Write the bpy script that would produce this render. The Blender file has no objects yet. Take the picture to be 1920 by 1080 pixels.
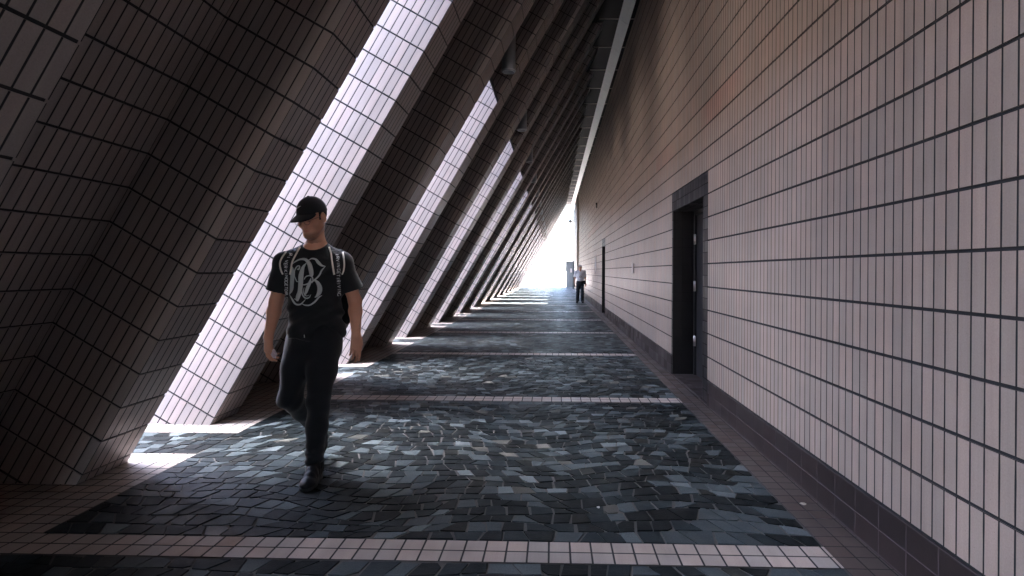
import bpy, bmesh, math, random
import numpy as np
from mathutils import Vector, Matrix
R = math.radians
rnd = random.Random(7)
sc = bpy.context.scene
col = sc.collection

# ------------------------------------------------------------------ camera
F, PX, PY, YAW, PIT, ROL, CH = 1033.4, 1009.46, 513.78, 0.02821, -0.00521, 0.00327, 1.3
fw = Vector((-math.sin(YAW)*math.cos(PIT), math.cos(YAW)*math.cos(PIT), math.sin(PIT)))
rt = Vector((math.cos(YAW), math.sin(YAW), 0)); up = rt.cross(fw)
r2 = rt*math.cos(ROL)+up*math.sin(ROL); u2 = up*math.cos(ROL)-rt*math.sin(ROL)
cam = bpy.data.cameras.new('camera'); camo = bpy.data.objects.new('camera', cam); col.objects.link(camo)
M = Matrix((r2, u2, -fw)).transposed().to_4x4(); M.translation = (0, 0, CH); camo.matrix_world = M
cam.sensor_width = 36; cam.lens = F/1920*36
cam.shift_x = (960-PX)/1920; cam.shift_y = -(540-PY)/1920
cam.clip_start = .05; cam.clip_end = 9000
sc.camera = camo
# ------------------------------------------------------------------ light
SUN_EL, SUN_AZ = 79.0, 180.0      # sun stands to the left of the colonnade (towards -X)
w = bpy.data.worlds.new('World'); sc.world = w; w.use_nodes = True
nt = w.node_tree; bg = nt.nodes['Background']
sky = nt.nodes.new('ShaderNodeTexSky'); sky.sky_type = 'NISHITA'; sky.sun_disc = False
sky.sun_elevation = R(SUN_EL); sky.sun_rotation = R(-90)
sky.air_density = 1.0; sky.dust_density = 5; sky.ozone_density = 3
tint = nt.nodes.new('ShaderNodeMix'); tint.data_type = 'RGBA'; tint.blend_type = 'MULTIPLY'; tint.inputs[0].default_value = 1; tint.inputs[7].default_value = (.95, 1.0, 1.10, 1)
nt.links.new(sky.outputs[0], tint.inputs[6]); nt.links.new(tint.outputs[2], bg.inputs[0]); bg.inputs[1].default_value = 0.15
sl = bpy.data.lights.new('sun', 'SUN'); sl.energy = 4.0; sl.angle = R(.5); sl.color = (1, .95, .88)
so = bpy.data.objects.new('sun', sl); col.objects.link(so)
sd = Vector((-math.cos(R(SUN_EL)), 0.02, math.sin(R(SUN_EL))))
so.rotation_euler = sd.to_track_quat('Z', 'Y').to_euler(); so.location = (-20, 10, 40)
vs = sc.view_settings; vs.view_transform = 'Standard'; vs.look = 'None'; vs.gamma = 1; vs.exposure = 4.92
cy = sc.cycles; cy.use_denoising = True; cy.max_bounces = 8; cy.diffuse_bounces = 5; cy.glossy_bounces = 3
cy.sample_clamp_indirect = 8; cy.caustics_reflective = False; cy.caustics_refractive = False

# ------------------------------------------------------------------ helpers
def tag(o, label=None, cat=None, group=None, kind=None):
    if label: o['label'] = label
    if cat: o['category'] = cat
    if group: o['group'] = group
    if kind: o['kind'] = kind
    return o
def empty(name, loc=(0, 0, 0)):
    o = bpy.data.objects.new(name, None); o.empty_display_size = .2; col.objects.link(o); o.location = loc
    return o
class MB:
    """collects polygons with uvs, then becomes one mesh object"""
    def __init__(s): s.v = []; s.f = []; s.uv = []; s.sm = []; s.cl = []
    def poly(s, pts, uvs=None, sm=False, c=None):
        i = len(s.v); s.v += [tuple(p) for p in pts]; s.f.append(tuple(range(i, i+len(pts))))
        s.uv.append(uvs or [(0, 0)]*len(pts)); s.sm.append(sm); s.cl.append(c or (1, 1, 1))
    def box(s, a, b, uvf=None):
        (x0, y0, z0), (x1, y1, z1) = a, b
        c = [(x0,y0,z0),(x1,y0,z0),(x1,y1,z0),(x0,y1,z0),(x0,y0,z1),(x1,y0,z1),(x1,y1,z1),(x0,y1,z1)]
        for q, ax in (((0,3,2,1),'z'),((4,5,6,7),'z'),((0,1,5,4),'y'),((2,3,7,6),'y'),((1,2,6,5),'x'),((3,0,4,7),'x')):
            P = [c[k] for k in q]
            s.poly(P, [((p[1], p[2]) if ax == 'x' else (p[0], p[2]) if ax == 'y' else (p[0], p[1])) for p in P])
    def tube(s, a, b, r, rb=None, n=12, cap=True, sm=True):
        a, b = Vector(a), Vector(b); rb = r if rb is None else rb; d = (b-a).normalized()
        t = d.orthogonal().normalized(); q = d.cross(t)
        A = [a+(t*math.cos(2*math.pi*k/n)+q*math.sin(2*math.pi*k/n))*r for k in range(n)]
        B = [b+(t*math.cos(2*math.pi*k/n)+q*math.sin(2*math.pi*k/n))*rb for k in range(n)]
        for k in range(n): s.poly([A[k], A[(k+1) % n], B[(k+1) % n], B[k]], sm=sm)
        if cap: s.poly(A[::-1]); s.poly(B)
    def build(s, name, mat, parent=None, bevel=0, colors=False):
        me = bpy.data.meshes.new(name); me.from_pydata(s.v, [], s.f); 
        ul = me.uv_layers.new(name='UVMap'); ul.data.foreach_set('uv', [c for u in s.uv for p in u for c in p])
        me.polygons.foreach_set('use_smooth', s.sm)
        if colors:
            ca = me.color_attributes.new('Col', 'FLOAT_COLOR', 'CORNER')
            ca.data.foreach_set('color', [x for f, c in zip(s.f, s.cl) for _ in f for x in (*c, 1)])
        me.materials.append(mat); me.update()
        if any(s.sm):
            bm = bmesh.new(); bm.from_mesh(me); bmesh.ops.remove_doubles(bm, verts=bm.verts, dist=1e-5); bm.to_mesh(me); bm.free()
        o = bpy.data.objects.new(name, me); col.objects.link(o)
        if parent: o.parent = parent; 
        if bevel:
            m = o.modifiers.new('bevel', 'BEVEL'); m.width = bevel; m.segments = 2; m.limit_method = 'ANGLE'
        return o
def copy_tree(o, parent=None):
    c = o.copy(); col.objects.link(c); c.parent = parent
    for ch in [x for x in bpy.data.objects if x.parent == o]: copy_tree(ch, c)
    return c

# ------------------------------------------------------------------ materials
class NB:
    def __init__(s, name):
        s.m = bpy.data.materials.new(name); s.m.use_nodes = True; s.t = s.m.node_tree
        s.b = s.t.nodes['Principled BSDF']
    def n(s, t, **k):
        x = s.t.nodes.new(t)
        for a, b in k.items(): setattr(x, a, b)
        return x
    def l(s, a, b): s.t.links.new(a, b)
    def math(s, op, a, b=None, c=None):
        x = s.n('ShaderNodeMath', operation=op)
        for i, v in enumerate((a, b, c)):
            if v is None: continue
            if isinstance(v, (int, float)): x.inputs[i].default_value = v
            else: s.l(v, x.inputs[i])
        return x.outputs[0]
    def mix(s, f, a, b, blend='MIX'):
        x = s.n('ShaderNodeMix', data_type='RGBA', blend_type=blend)
        for i, v in ((0, f), (6, a), (7, b)):
            if isinstance(v, (int, float)): x.inputs[i].default_value = v
            elif isinstance(v, tuple): x.inputs[i].default_value = (*v, 1)
            else: s.l(v, x.inputs[i])
        return x.outputs[2]
    def noise(s, vec, scale, detail=3, rough=.6, ramp=None):
        x = s.n('ShaderNodeTexNoise'); s.l(vec, x.inputs['Vector']); x.inputs['Scale'].default_value = scale
        x.inputs['Detail'].default_value = detail; x.inputs['Roughness'].default_value = rough
        if ramp: 
            m = s.n('ShaderNodeMapRange'); s.l(x.outputs[0], m.inputs[0])
            for i, v in enumerate(ramp): m.inputs[1+i].default_value = v
            return m.outputs[0]
        return x.outputs[0]
def plain(name, c, rough=.6, metal=0, spec=.5, noise=0, nscale=40, bump=0, coat=0):
    k = NB(name); k.b.inputs['Base Color'].default_value = (*c, 1); k.b.inputs['Roughness'].default_value = rough
    k.b.inputs['Metallic'].default_value = metal; k.b.inputs['Specular IOR Level'].default_value = spec
    if noise or bump:
        tc = k.n('ShaderNodeTexCoord').outputs['Object']; nz = k.noise(tc, nscale, 4)
        if noise:
            f = k.math('MULTIPLY_ADD', nz, 2*noise, 1-noise)
            cc = k.n('ShaderNodeVectorMath', operation='SCALE'); cc.inputs[0].default_value = c; k.l(f, cc.inputs['Scale'])
            k.l(cc.outputs[0], k.b.inputs['Base Color'])
        if bump:
            b = k.n('ShaderNodeBump'); b.inputs['Strength'].default_value = 1; b.inputs['Distance'].default_value = bump
            k.l(nz, b.inputs['Height']); k.l(b.outputs[0], k.b.inputs['Normal'])
    return k.m
def tile_mat(name, base, pu, pv, gu, gv=0, v0=0, grout=(.022, .024, .026), var=.10, rough=(.32, .5), tilt=.03, u0=0, stain=.25, pits=True, warm=(1.08, .98, .94), red=None):
    k = NB(name); uv = k.n('ShaderNodeUVMap', uv_map='UVMap').outputs[0]
    sp = k.n('ShaderNodeSeparateXYZ'); k.l(uv, sp.inputs[0])
    U = k.math('ADD', k.math('DIVIDE', sp.outputs[0], pu), 1000-u0/pu); V = k.math('ADD', k.math('DIVIDE', sp.outputs[1], pv), 1000-v0/pv)
    fu, fv = k.math('FRACT', U), k.math('FRACT', V)
    # distance (m) to nearest joint
    du = k.math('MULTIPLY', k.math('MINIMUM', fu, k.math('SUBTRACT', 1, fu)), pu)
    wob = k.math('MULTIPLY', k.math('SUBTRACT', k.noise(uv, 9, 1), .5), .0022)
    def msk(d, g):
        m = k.n('ShaderNodeMapRange', interpolation_type='SMOOTHSTEP'); k.l(k.math('ADD', d, wob), m.inputs[0])
        m.inputs[1].default_value = g/2-.0006; m.inputs[2].default_value = g/2+.0012
        return m.outputs[0]
    mask = msk(du, gu)
    if gv:
        dv = k.math('MULTIPLY', k.math('MINIMUM', fv, k.math('SUBTRACT', 1, fv)), pv)
        mask = k.math('MINIMUM', mask, msk(dv, gv))
    idv = k.n('ShaderNodeCombineXYZ'); k.l(k.math('FLOOR', U), idv.inputs[0]); k.l(k.math('FLOOR', V), idv.inputs[1])
    obj = k.n('ShaderNodeObjectInfo'); k.l(k.math('MULTIPLY', obj.outputs['Random'], 97), idv.inputs[2])
    wn = k.n('ShaderNodeTexWhiteNoise', noise_dimensions='3D'); k.l(idv.outputs[0], wn.inputs[0])
    tc = k.n('ShaderNodeTexCoord').outputs['Object']
    tone = k.math('MULTIPLY_ADD', wn.outputs[0], 2*var, 1-var)
    st = k.noise(tc, .9, 4, .65, (.35, .7, 1-stain, 1.05)); fine = k.noise(tc, 160, 2, .5, (.3, .7, .93, 1.06))
    tone = k.math('MULTIPLY', k.math('MULTIPLY', tone, st), fine)
    sv = k.n('ShaderNodeVectorMath', operation='MULTIPLY'); k.l(uv, sv.inputs[0]); sv.inputs[1].default_value = (9, .55, 1)
    tone = k.math('MULTIPLY', tone, k.noise(sv.outputs[0], 1.0, 4, .7, (.35, .75, .86, 1.05)))
    if pits:
        vr = k.n('ShaderNodeTexVoronoi'); k.l(tc, vr.inputs['Vector']); vr.inputs['Scale'].default_value = 70
        p = k.n('ShaderNodeMapRange'); k.l(vr.outputs['Distance'], p.inputs[0]); p.inputs[1].default_value = .05; p.inputs[2].default_value = .12
        p.inputs[3].default_value = .45
        pn = k.noise(tc, 18, 1, .5, (.55, .6, 1, 0)); pm = k.math('MAXIMUM', p.outputs[0], pn)
        tone = k.math('MULTIPLY', tone, pm)
    c2 = tuple(b*w_ for b, w_ in zip(base, warm))
    cc = k.mix(wn.outputs[0], base, c2)
    if red is not None:      # one course of redder replacement tiles
        rv = k.math('COMPARE', k.math('FLOOR', V), 1000+red, .2); rn = k.noise(uv, .45, 2, .5, (.50, .62, 0, .75))
        cc = k.mix(k.math('MULTIPLY', rv, rn), cc, (base[0]*1.02, base[1]*.74, base[2]*.72))
    sc_ = k.n('ShaderNodeVectorMath', operation='SCALE'); k.l(cc, sc_.inputs[0]); k.l(tone, sc_.inputs['Scale'])
    k.l(k.mix(mask, grout, sc_.outputs[0]), k.b.inputs['Base Color']); k.b.inputs['Specular IOR Level'].default_value = .35
    rr = k.math('MULTIPLY_ADD', wn.outputs[0], rough[1]-rough[0], rough[0])
    k.l(k.math('ADD', k.math('MULTIPLY', rr, mask), k.math('MULTIPLY', k.math('SUBTRACT', 1, mask), .9)), k.b.inputs['Roughness'])
    # every tile sits a touch off plane
    g = k.n('ShaderNodeNewGeometry'); v = k.n('ShaderNodeVectorMath', operation='SUBTRACT'); k.l(wn.outputs['Color'], v.inputs[0]); v.inputs[1].default_value = (.5, .5, .5)
    v2 = k.n('ShaderNodeVectorMath', operation='SCALE'); k.l(v.outputs[0], v2.inputs[0]); v2.inputs['Scale'].default_value = tilt
    v3 = k.n('ShaderNodeVectorMath', operation='ADD'); k.l(g.outputs['Normal'], v3.inputs[0]); k.l(v2.outputs[0], v3.inputs[1])
    v4 = k.n('ShaderNodeVectorMath', operation='NORMALIZE'); k.l(v3.outputs[0], v4.inputs[0])
    b = k.n('ShaderNodeBump'); b.inputs['Strength'].default_value = .8; b.inputs['Distance'].default_value = .003
    k.l(k.math('ADD', mask, k.math('MULTIPLY', fine, .25)), b.inputs['Height']); k.l(v4.outputs[0], b.inputs['Normal']); k.l(b.outputs[0], k.b.inputs['Normal'])
    return k.m
PU, PV = .0665, .2354
m_pier = tile_mat('pier_tile', (.335, .307, .293), PU, PV, .0078, stain=.12, var=.06, tilt=.015, warm=(1.04, .97, .95))
WPU, WPV, WZ0, WX = .0650, .2263, .2469, 1.493
m_wall = tile_mat('wall_tile', (.48, .402, .335), WPU, WPV, .0070, v0=WZ0, rough=(.34, .46), tilt=.022, stain=.18, var=.08, warm=(1.04, .97, .95), red=11)
m_grout = plain('grout', (.022, .024, .026), .9, bump=.002, nscale=90)
m_skirt = tile_mat('skirting_tile', (.040, .031, .030), .197, .1155, .005, .005, grout=(.12, .10, .10), rough=(.35, .55), pits=False, v0=.008)
m_jamb = tile_mat('door_surround_tile', (.020, .018, .019), .115, .1131, .006, .006, v0=WZ0, grout=(.02, .02, .02), pits=False)
m_floor_t = tile_mat('border_floor_tile', (.47, .42, .375), .0986, .0986, .008, .008, grout=(.03, .032, .035), rough=(.35, .6), u0=-.2165, v0=2.6427, tilt=.02, stain=.35)
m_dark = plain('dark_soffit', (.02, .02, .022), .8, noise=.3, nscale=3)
m_door = plain('dark_door_paint', (.022, .022, .024), .45, noise=.2, nscale=6)
m_steel = plain('brushed_steel', (.55, .53, .50), .35, 1, noise=.2)
m_strip = plain('pale_painted_metal', (.84, .90, .90), .45, noise=.1, nscale=5)
m_rod = plain('pale_rod', (.55, .50, .45), .5)
m_plaza = plain('plaza_ground', (.27, .235, .215), .8, noise=.15, nscale=.3)
m_blocker = plain('building_cladding', (.38, .33, .31), .7, noise=.1, nscale=2)
m_lampm = plain('lamp_grey_metal', (.34, .37, .40), .35, .3, noise=.1)
m_rim_l = plain('pale_lamp_rim', (.75, .8, .82), .3)
m_glass = plain('lamp_frosted_glass', (.6, .68, .7), .12)

# ------------------------------------------------------------------ geometry constants of the leaning piers
TH = R(60); X0 = -2.878; CT, ST = math.cos(TH), math.sin(TH)
PER, Y0 = 3.043, 4.54            # pier period and the front of pier 0
def pt(y, m, s):                 # y depth, m distance outward from the corridor plane, s along the lean
    return Vector((X0 + s*CT - m*ST, y, s*ST + m*CT))
def s_at(m, z): return (z - m*CT)/ST
ZT = 6.86
C1, REC, C2, RD, MO = .40, 1.35, .39, .62, 1.05   # fin edge, recess, fin edge, recess depth, outer depth
UL = C1+REC+C2

# ------------------------------------------------------------------ ground and paving
g = MB(); g.poly([(-3000,-3000,-.03),(3000,-3000,-.03),(3000,3000,-.03),(-3000,3000,-.03)])
tag(g.build('ground', m_plaza), kind='structure')
YE = 46.6
g = MB(); g.box((-4.6,-12,-.028),(1.9,YE,-.006)); tag(g.build('grout_bed', plain('mosaic_grout', (.085, .083, .078), .9, noise=.3, nscale=60)), kind='structure')
# border tiles (stripes across, kerb bands along both sides)
g = MB()
def rect(x0, x1, y0, y1, z): g.poly([(x0,y0,z),(x1,y0,z),(x1,y1,z),(x0,y1,z)], [(x0,y0),(x1,y0),(x1,y1),(x0,y1)])
SX0, SX1 = -2.52, 1.28
nS = int((YE+6)/PER)
ky = [2.6427 + k*PER for k in range(-3, 15)]
for y in ky: rect(SX0, SX1, y-.1972, y, 0)
# left band: tiled beside the piers, with a mosaic field inside every gap
for k in range(-5, 15):
    a = Y0+PER*k-.22; b = a-.5; 
    rect(-4.6, SX0, a, a+PER-.5, 0)
o = g.build('border_tile_bands', m_floor_t); tag(o, kind='structure')
o.name = 'pavement'
g = MB(); rect(SX1+.001, WX+.006, -12, YE, 0)
m_border = tile_mat('dark_border_tile', (.10, .08, .072), .0986, .0986, .006, .006, grout=(.03, .03, .03), rough=(.4, .6), u0=SX1, v0=2.6427, tilt=.02, stain=.35)
o = g.build('kerb_band', m_border); tag(o, kind='structure')
# mosaic
def mosaic():
    g = MB(); T = .118
    wx = lambda x, y: x + .055*math.sin(1.7*y+.8*x) + .03*math.sin(4.1*y-2.3*x+1)
    wy = lambda x, y: y + .075*math.sin(2.1*x+.5*math.sin(y*.9)) + .035*math.sin(5.2*x+1.3*y)
    def region(x0, x1, y0, y1):
        ny = max(2, round((y1-y0)/.098)); edge = lambda v, a, b, w_: min(1, (v-a)/w_, (b-v)/w_)
        def yb(j, x):                       # wavy course line
            if j == 0: return y0
            if j == ny: return y1
            y = y0+(y1-y0)*j/ny
            return y+(wy(x, y)-y+.016*math.sin(9*x+j*2.4))*max(0, edge(y, y0, y1, .3))
        for j in range(ny):
            x = x0; prev = (x0, x0); yc = y0+(y1-y0)*(j+.5)/ny
            while x < x1-.001:
                wd = rnd.choice((.085, .10, .112, .128))*rnd.uniform(.85, 1.12)
                x += wd
                if x > x1-.07: x = x1; nxt = (x1, x1)
                else:
                    sl = rnd.gauss(0, .017)+.018*math.sin(1.9*x+1.3*yc); nxt = (x-sl, x+sl)
                q = [(prev[0], yb(j, prev[0])), (nxt[0], yb(j, nxt[0])), (nxt[1], yb(j+1, nxt[1])), (prev[1], yb(j+1, prev[1]))]
                q = [(min(max(a, x0), x1), b) for a, b in q]
                prev = nxt
                q = [(a+rnd.uniform(-.004, .004), b+rnd.uniform(-.006, .006)) for a, b in q]
                stone(q)
    def stone(q):
        cx = sum(a[0] for a in q)/4; cyy = sum(a[1] for a in q)/4
        gp = rnd.uniform(.003, .009); sh = 1-gp/.055
        tx, ty = rnd.gauss(0, .009), rnd.gauss(0, .009); z0 = rnd.uniform(-.0012, .0008)
        t = rnd.random()
        base = (.008, .011, .012) if t < .50 else (.018, .025, .028) if t < .72 else (.054, .068, .072) if t < .95 else (.11, .132, .138)
        f = rnd.uniform(.8, 1.2); c = tuple(v*f for v in base)
        if rnd.random() < .06: c = (c[0]*1.5, c[1]*1.2, c[2]*1.0)
        up_ = []
        for a, b in q:
            a2 = cx+(a-cx)*sh; b2 = cyy+(b-cyy)*sh; up_.append((a2, b2, z0+tx*(a2-cx)+ty*(b2-cyy)))
        if rnd.random() < .18 and cyy < 12:   # a knocked-off corner
            e = rnd.randrange(4); A = Vector(up_[e]); P = Vector(up_[e-1]); N = Vector(up_[(e+1) % 4]); k_ = rnd.uniform(.15, .4)
            up_[e:e+1] = [tuple(A+(P-A)*k_), tuple(A+(N-A)*k_*.8)]
        g.poly(up_, [(p[0], p[1]) for p in up_], c=c)
        if cyy < 9:
            for e in range(len(up_)):
                a, b = up_[e], up_[(e+1) % len(up_)]
                g.poly([(a[0], a[1], -.012), (b[0], b[1], -.012), b, a], c=c)
    for y in ky[:-1]:
        region(SX0+.002, SX1-.002, y+.004, y+PER-.1972-.004)
    for k in range(-2, 14):
        a = Y0+PER*k-.22; region(-4.5, SX0-.0, a-.5+.004, a-.004)
    k = NB('mosaic_stone'); ca = k.n('ShaderNodeVertexColor', layer_name='Col').outputs[0]
    tc = k.n('ShaderNodeTexCoord').outputs['Object']
    big = k.noise(tc, .7, 3, .6, (.3, .7, .8, 1.2)); fi = k.noise(tc, 120, 3, .6, (.3, .7, .8, 1.2))
    s = k.n('ShaderNodeVectorMath', operation='SCALE'); k.l(ca, s.inputs[0]); k.l(k.math('MULTIPLY', big, fi), s.inputs['Scale']); k.l(s.outputs[0], k.b.inputs['Base Color'])
    k.l(k.noise(tc, 2.2, 4, .7, (.35, .65, .40, .68)), k.b.inputs['Roughness']); k.b.inputs['Specular IOR Level'].default_value = .16
    b = k.n('ShaderNodeBump'); b.inputs['Distance'].default_value = .0015; b.inputs['Strength'].default_value = .9
    k.l(k.noise(tc, 70, 5, .7), b.inputs['Height']); k.l(b.outputs[0], k.b.inputs['Normal'])
    o = g.build('mosaic_paving', k.m, colors=True); tag(o, kind='structure'); o.name = 'path'
mosaic()
g = MB()
for k in range(-1, 14):
    y = 4.08+PER*k; n_ = 40
    for i in range(n_):
        xa, xb = -2.5+3.78*i/n_, -2.5+3.78*(i+1)/n_; w0 = .0025+.0015*math.sin(i*1.7)
        g.poly([(xa, y-w0, .0025), (xb, y-w0, .0025), (xb, y+w0, .0025), (xa, y+w0, .0025)])
tag(g.build('pavement_joint', m_grout), kind='structure')
# litter
def scrap(x, y, r_, c, label, cat, flat=.5):
    g = MB(); n_ = 7; top = [(r_*rnd.uniform(.6, 1.2)*math.cos(2*math.pi*i/n_), r_*rnd.uniform(.5, 1.0)*math.sin(2*math.pi*i/n_)) for i in range(n_)]
    for i in range(n_):
        a, b = top[i], top[(i+1) % n_]; g.poly([(a[0]*1.2, a[1]*1.2, 0), (b[0]*1.2, b[1]*1.2, 0), (b[0], b[1], r_*flat), (a[0], a[1], r_*flat)]); g.poly([(a[0], a[1], r_*flat), (b[0], b[1], r_*flat), (0, 0, r_*flat*1.3)])
    o = g.build(cat.replace(' ', '_'), plain(cat+'_surface', c, .7)); o.location = (x, y, .002); tag(o, label, cat)
scrap(.25, 3.03, .009, (.6, .6, .58), 'tiny white pebble on the dark mosaic in the foreground', 'pebble')
scrap(1.40, 3.12, .017, (.45, .40, .33), 'pale dry leaf scrap on the border tiles by the right wall', 'leaf', .15)
scrap(-1.96, 5.05, .014, (.03, .03, .03), 'dark bottle cap sized scrap on the lit paving behind the walking man', 'scrap')
scrap(-3.32, 4.50, .03, (.7, .72, .75), 'crumbled white plaster at the foot of the bright pier', 'plaster crumbs', .25)

# ------------------------------------------------------------------ piers
def prism(mb, sec, s0, s1, flat0=None, flat1=None):
    """sec: closed [(y, m)] outline, extruded along the lean; ends cut level when flat given"""
    n = len(sec); per = 0; U = [0]
    for i in range(n):
        a, b = sec[i], sec[(i+1) % n]; per += math.hypot(a[0]-b[0], a[1]-b[1]); U.append(per)
    lo = [(s_at(m, flat0) if flat0 is not None else s0) for y, m in sec]
    hi = [(s_at(m, flat1) if flat1 is not None else s1) for y, m in sec]
    for i in range(n):
        j = (i+1) % n
        (ya, ma), (yb, mb_) = sec[i], sec[j]
        # u runs from a pier corner on every face, so joints begin at the edge
        d = math.hypot(ya-yb, ma-mb_); off = 0
        mb.poly([pt(ya, ma, lo[i]), pt(yb, mb_, lo[j]), pt(yb, mb_, hi[j]), pt(ya, ma, hi[i])],
                [(0, lo[i]), (d, lo[j]), (d, hi[j]), (0, hi[i])])
    mb.poly([pt(y, m, lo[i]) for i, (y, m) in enumerate(sec)][::-1], [(y, lo[i]) for i, (y, m) in enumerate(sec)])
    mb.poly([pt(y, m, hi[i]) for i, (y, m) in enumerate(sec)], [(y, hi[i]) for i, (y, m) in enumerate(sec)])
S0 = .066; GV = .014
def make_pier():
    root = empty('leaning_pier', (0, 0, 0))
    e = .006
    near = [(0, 0), (C1, 0), (C1, RD), (C1, MO), (0, MO)]
    back = [(C1, RD), (C1+REC, RD), (C1+REC, MO), (C1, MO)]
    far = [(C1+REC, 0), (UL, 0), (UL, MO), (C1+REC, MO)]
    near = [(0, 0), (C1, 0), (C1, MO), (0, MO)]
    core_sec = [(e, e), (C1-e, e), (C1-e, RD+e), (C1+REC+e, RD+e), (C1+REC+e, e), (UL-e, e), (UL-e, MO-e), (e, MO-e)]
    c = MB(); prism(c, core_sec[::-1], 0, 0, .0, ZT)
    c.build('grout_core', m_grout, root)
    for nm, sec in (('fin', near), ('back_panel', back), ('fin', far)):
        b = MB()
        ms = [m for _, m in sec]
        k0 = int(math.floor((min(s_at(m, 0) for m in ms)-S0)/PV)); k1 = int(math.ceil((max(s_at(m, ZT) for m in ms)-S0)/PV))
        for k in range(k0, k1+1):
            a = S0+k*PV+GV/2; d = S0+(k+1)*PV-GV/2
            # clip with the floor: only vertices above z = 0
            lo_z = [pt(y, m, a).z for y, m in sec]; hi_z = [pt(y, m, d).z for y, m in sec]
            if max(hi_z) <= 0 or min(lo_z) >= ZT: continue
            if nm == 'back_panel':
                sec2 = [(y-(0.0), m) for y, m in sec]
            prism2(b, sec, a, d)
        b.build(nm, m_pier, root)
    return root
def prism2(mb, sec, a, d):
    """one course of tiles, clipped at floor and soffit, one quad per side"""
    n = len(sec)
    lo = [min(max(a, s_at(m, 0)), d) for y, m in sec]; hi = [max(min(d, s_at(m, ZT)), a) for y, m in sec]
    # keep straight clips by clipping each side polygon
    sec = sec[::-1]; 
    for i in range(n):
        (ya, ma), (yb, mb_) = sec[i], sec[(i+1) % n]
        D = math.hypot(ya-yb, ma-mb_)
        P = [(0, a), (D, a), (D, d), (0, d)]
        def z(p): 
            t = p[0]/D; m = ma+(mb_-ma)*t; return m*CT+p[1]*ST
        for lim, sg in ((0, 1), (ZT, -1)):
            Q = []
            for q in range(len(P)):
                A, B = P[q], P[(q+1) % len(P)]; zA, zB = (z(A)-lim)*sg, (z(B)-lim)*sg
                if zA >= 0: Q.append(A)
                if (zA < 0) != (zB < 0):
                    t = zA/(zA-zB); Q.append((A[0]+(B[0]-A[0])*t, A[1]+(B[1]-A[1])*t))
            P = Q
            if not P: break
        if len(P) < 3: continue
        W = []
        for u, s in P:
            t = u/D; W.append(pt(ya+(yb-ya)*t, ma+(mb_-ma)*t, s))
        mb.poly(W[::-1], [(u, s-S0) for u, s in P][::-1])
    for s_, rev in ((a, 0), (d, 1)):
        if all(pt(y, m, s_).z > 0 and pt(y, m, s_).z < ZT for y, m in sec):
            q = [pt(y, m, s_) for y, m in sec]; mb.poly(q[::-1] if rev else q, [(0.03, .05)]*n)
ORD = ['nearest', 'second', 'third', 'fourth', 'fifth', 'sixth', 'seventh', 'eighth', 'ninth', 'tenth', 'eleventh', 'twelfth', 'thirteenth', 'fourteenth', 'fifteenth']
pier = make_pier()
ks = list(range(-1, 14)) + [-2, -3, -4, -5]
for i, k in enumerate(ks):
    o = pier if i == 0 else copy_tree(pier)
    o.location = (0, Y0+PER*k, 0)
    if i < 15:
        lb = ('leaning pier of brown-grey tiles filling the left edge of the photo, nearest the camera' if i == 0 else
              'leaning tiled pier whose pale sunny side shows behind the man in the black cap' if i == 1 else
              'farthest leaning tiled pier, standing against the white open end of the passage' if i == 14 else
              'leaning tiled pier, %s in the row counted from the camera' % ORD[i])
        tag(o, lb, 'pier', 'leaning tiled piers along the left side')
    else:
        tag(o, 'leaning tiled pier standing behind the camera, %s one back' % ORD[i-15].replace('nearest', 'first'), 'pier', 'leaning tiled piers along the left side')

# gap closures above head height
xg = lambda z: X0+z/math.tan(TH)     # corridor plane at height z
ZG = 3.62
def make_gap():
    root = empty('gap_soffit', (0, 0, 0)); b = MB()
    x0 = xg(ZG)-.004; L = UL; G = PER-UL
    # sloping board rising outward above the opening
    t = .02; za = ZG; zb = ZT; sl_ = -.33
    zc = 4.77; xc = x0+sl_*(zc-za); zb = ZT-.002; xb = xc+(zb-zc)/math.tan(TH)
    A = [(x0, za), (xc, zc), (xb, zb), (xb+.1, zb), (xc+.1, zc-.02), (x0+t, za+.03)]
    n = 6
    y0, y1 = .003, G-.003
    for i in range(n):
        p, q = A[i], A[(i+1) % n]
        b.poly([(p[0], y0, p[1]), (p[0], y1, p[1]), (q[0], y1, q[1]), (q[0], y0, q[1])])
    b.poly([(p[0], y0, p[1]) for p in A][::-1]); b.poly([(p[0], y1, p[1]) for p in A])
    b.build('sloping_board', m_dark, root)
    b = MB(); zz = 5.15
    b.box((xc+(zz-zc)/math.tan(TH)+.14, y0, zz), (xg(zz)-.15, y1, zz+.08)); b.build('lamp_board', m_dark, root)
    return root
gap = make_gap()
for i, k in enumerate(range(-1, 14)):
    o = gap if i == 0 else copy_tree(gap)
    o.location = (0, Y0+PER*k-(PER-UL), 0)
    tag(o, 'dark board closing the top of gap number %s between the piers' % ORD[i].replace('nearest', 'one, nearest the camera,'), 'soffit', 'dark boards closing the gaps overhead')
for k in (-5, -4, -3, -2):
    o = copy_tree(gap); o.location = (0, Y0+PER*k-(PER-UL), 0)
    tag(o, 'dark board closing a gap behind the camera, %s back' % ORD[abs(k)-1], 'soffit', 'dark boards closing the gaps overhead')

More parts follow.
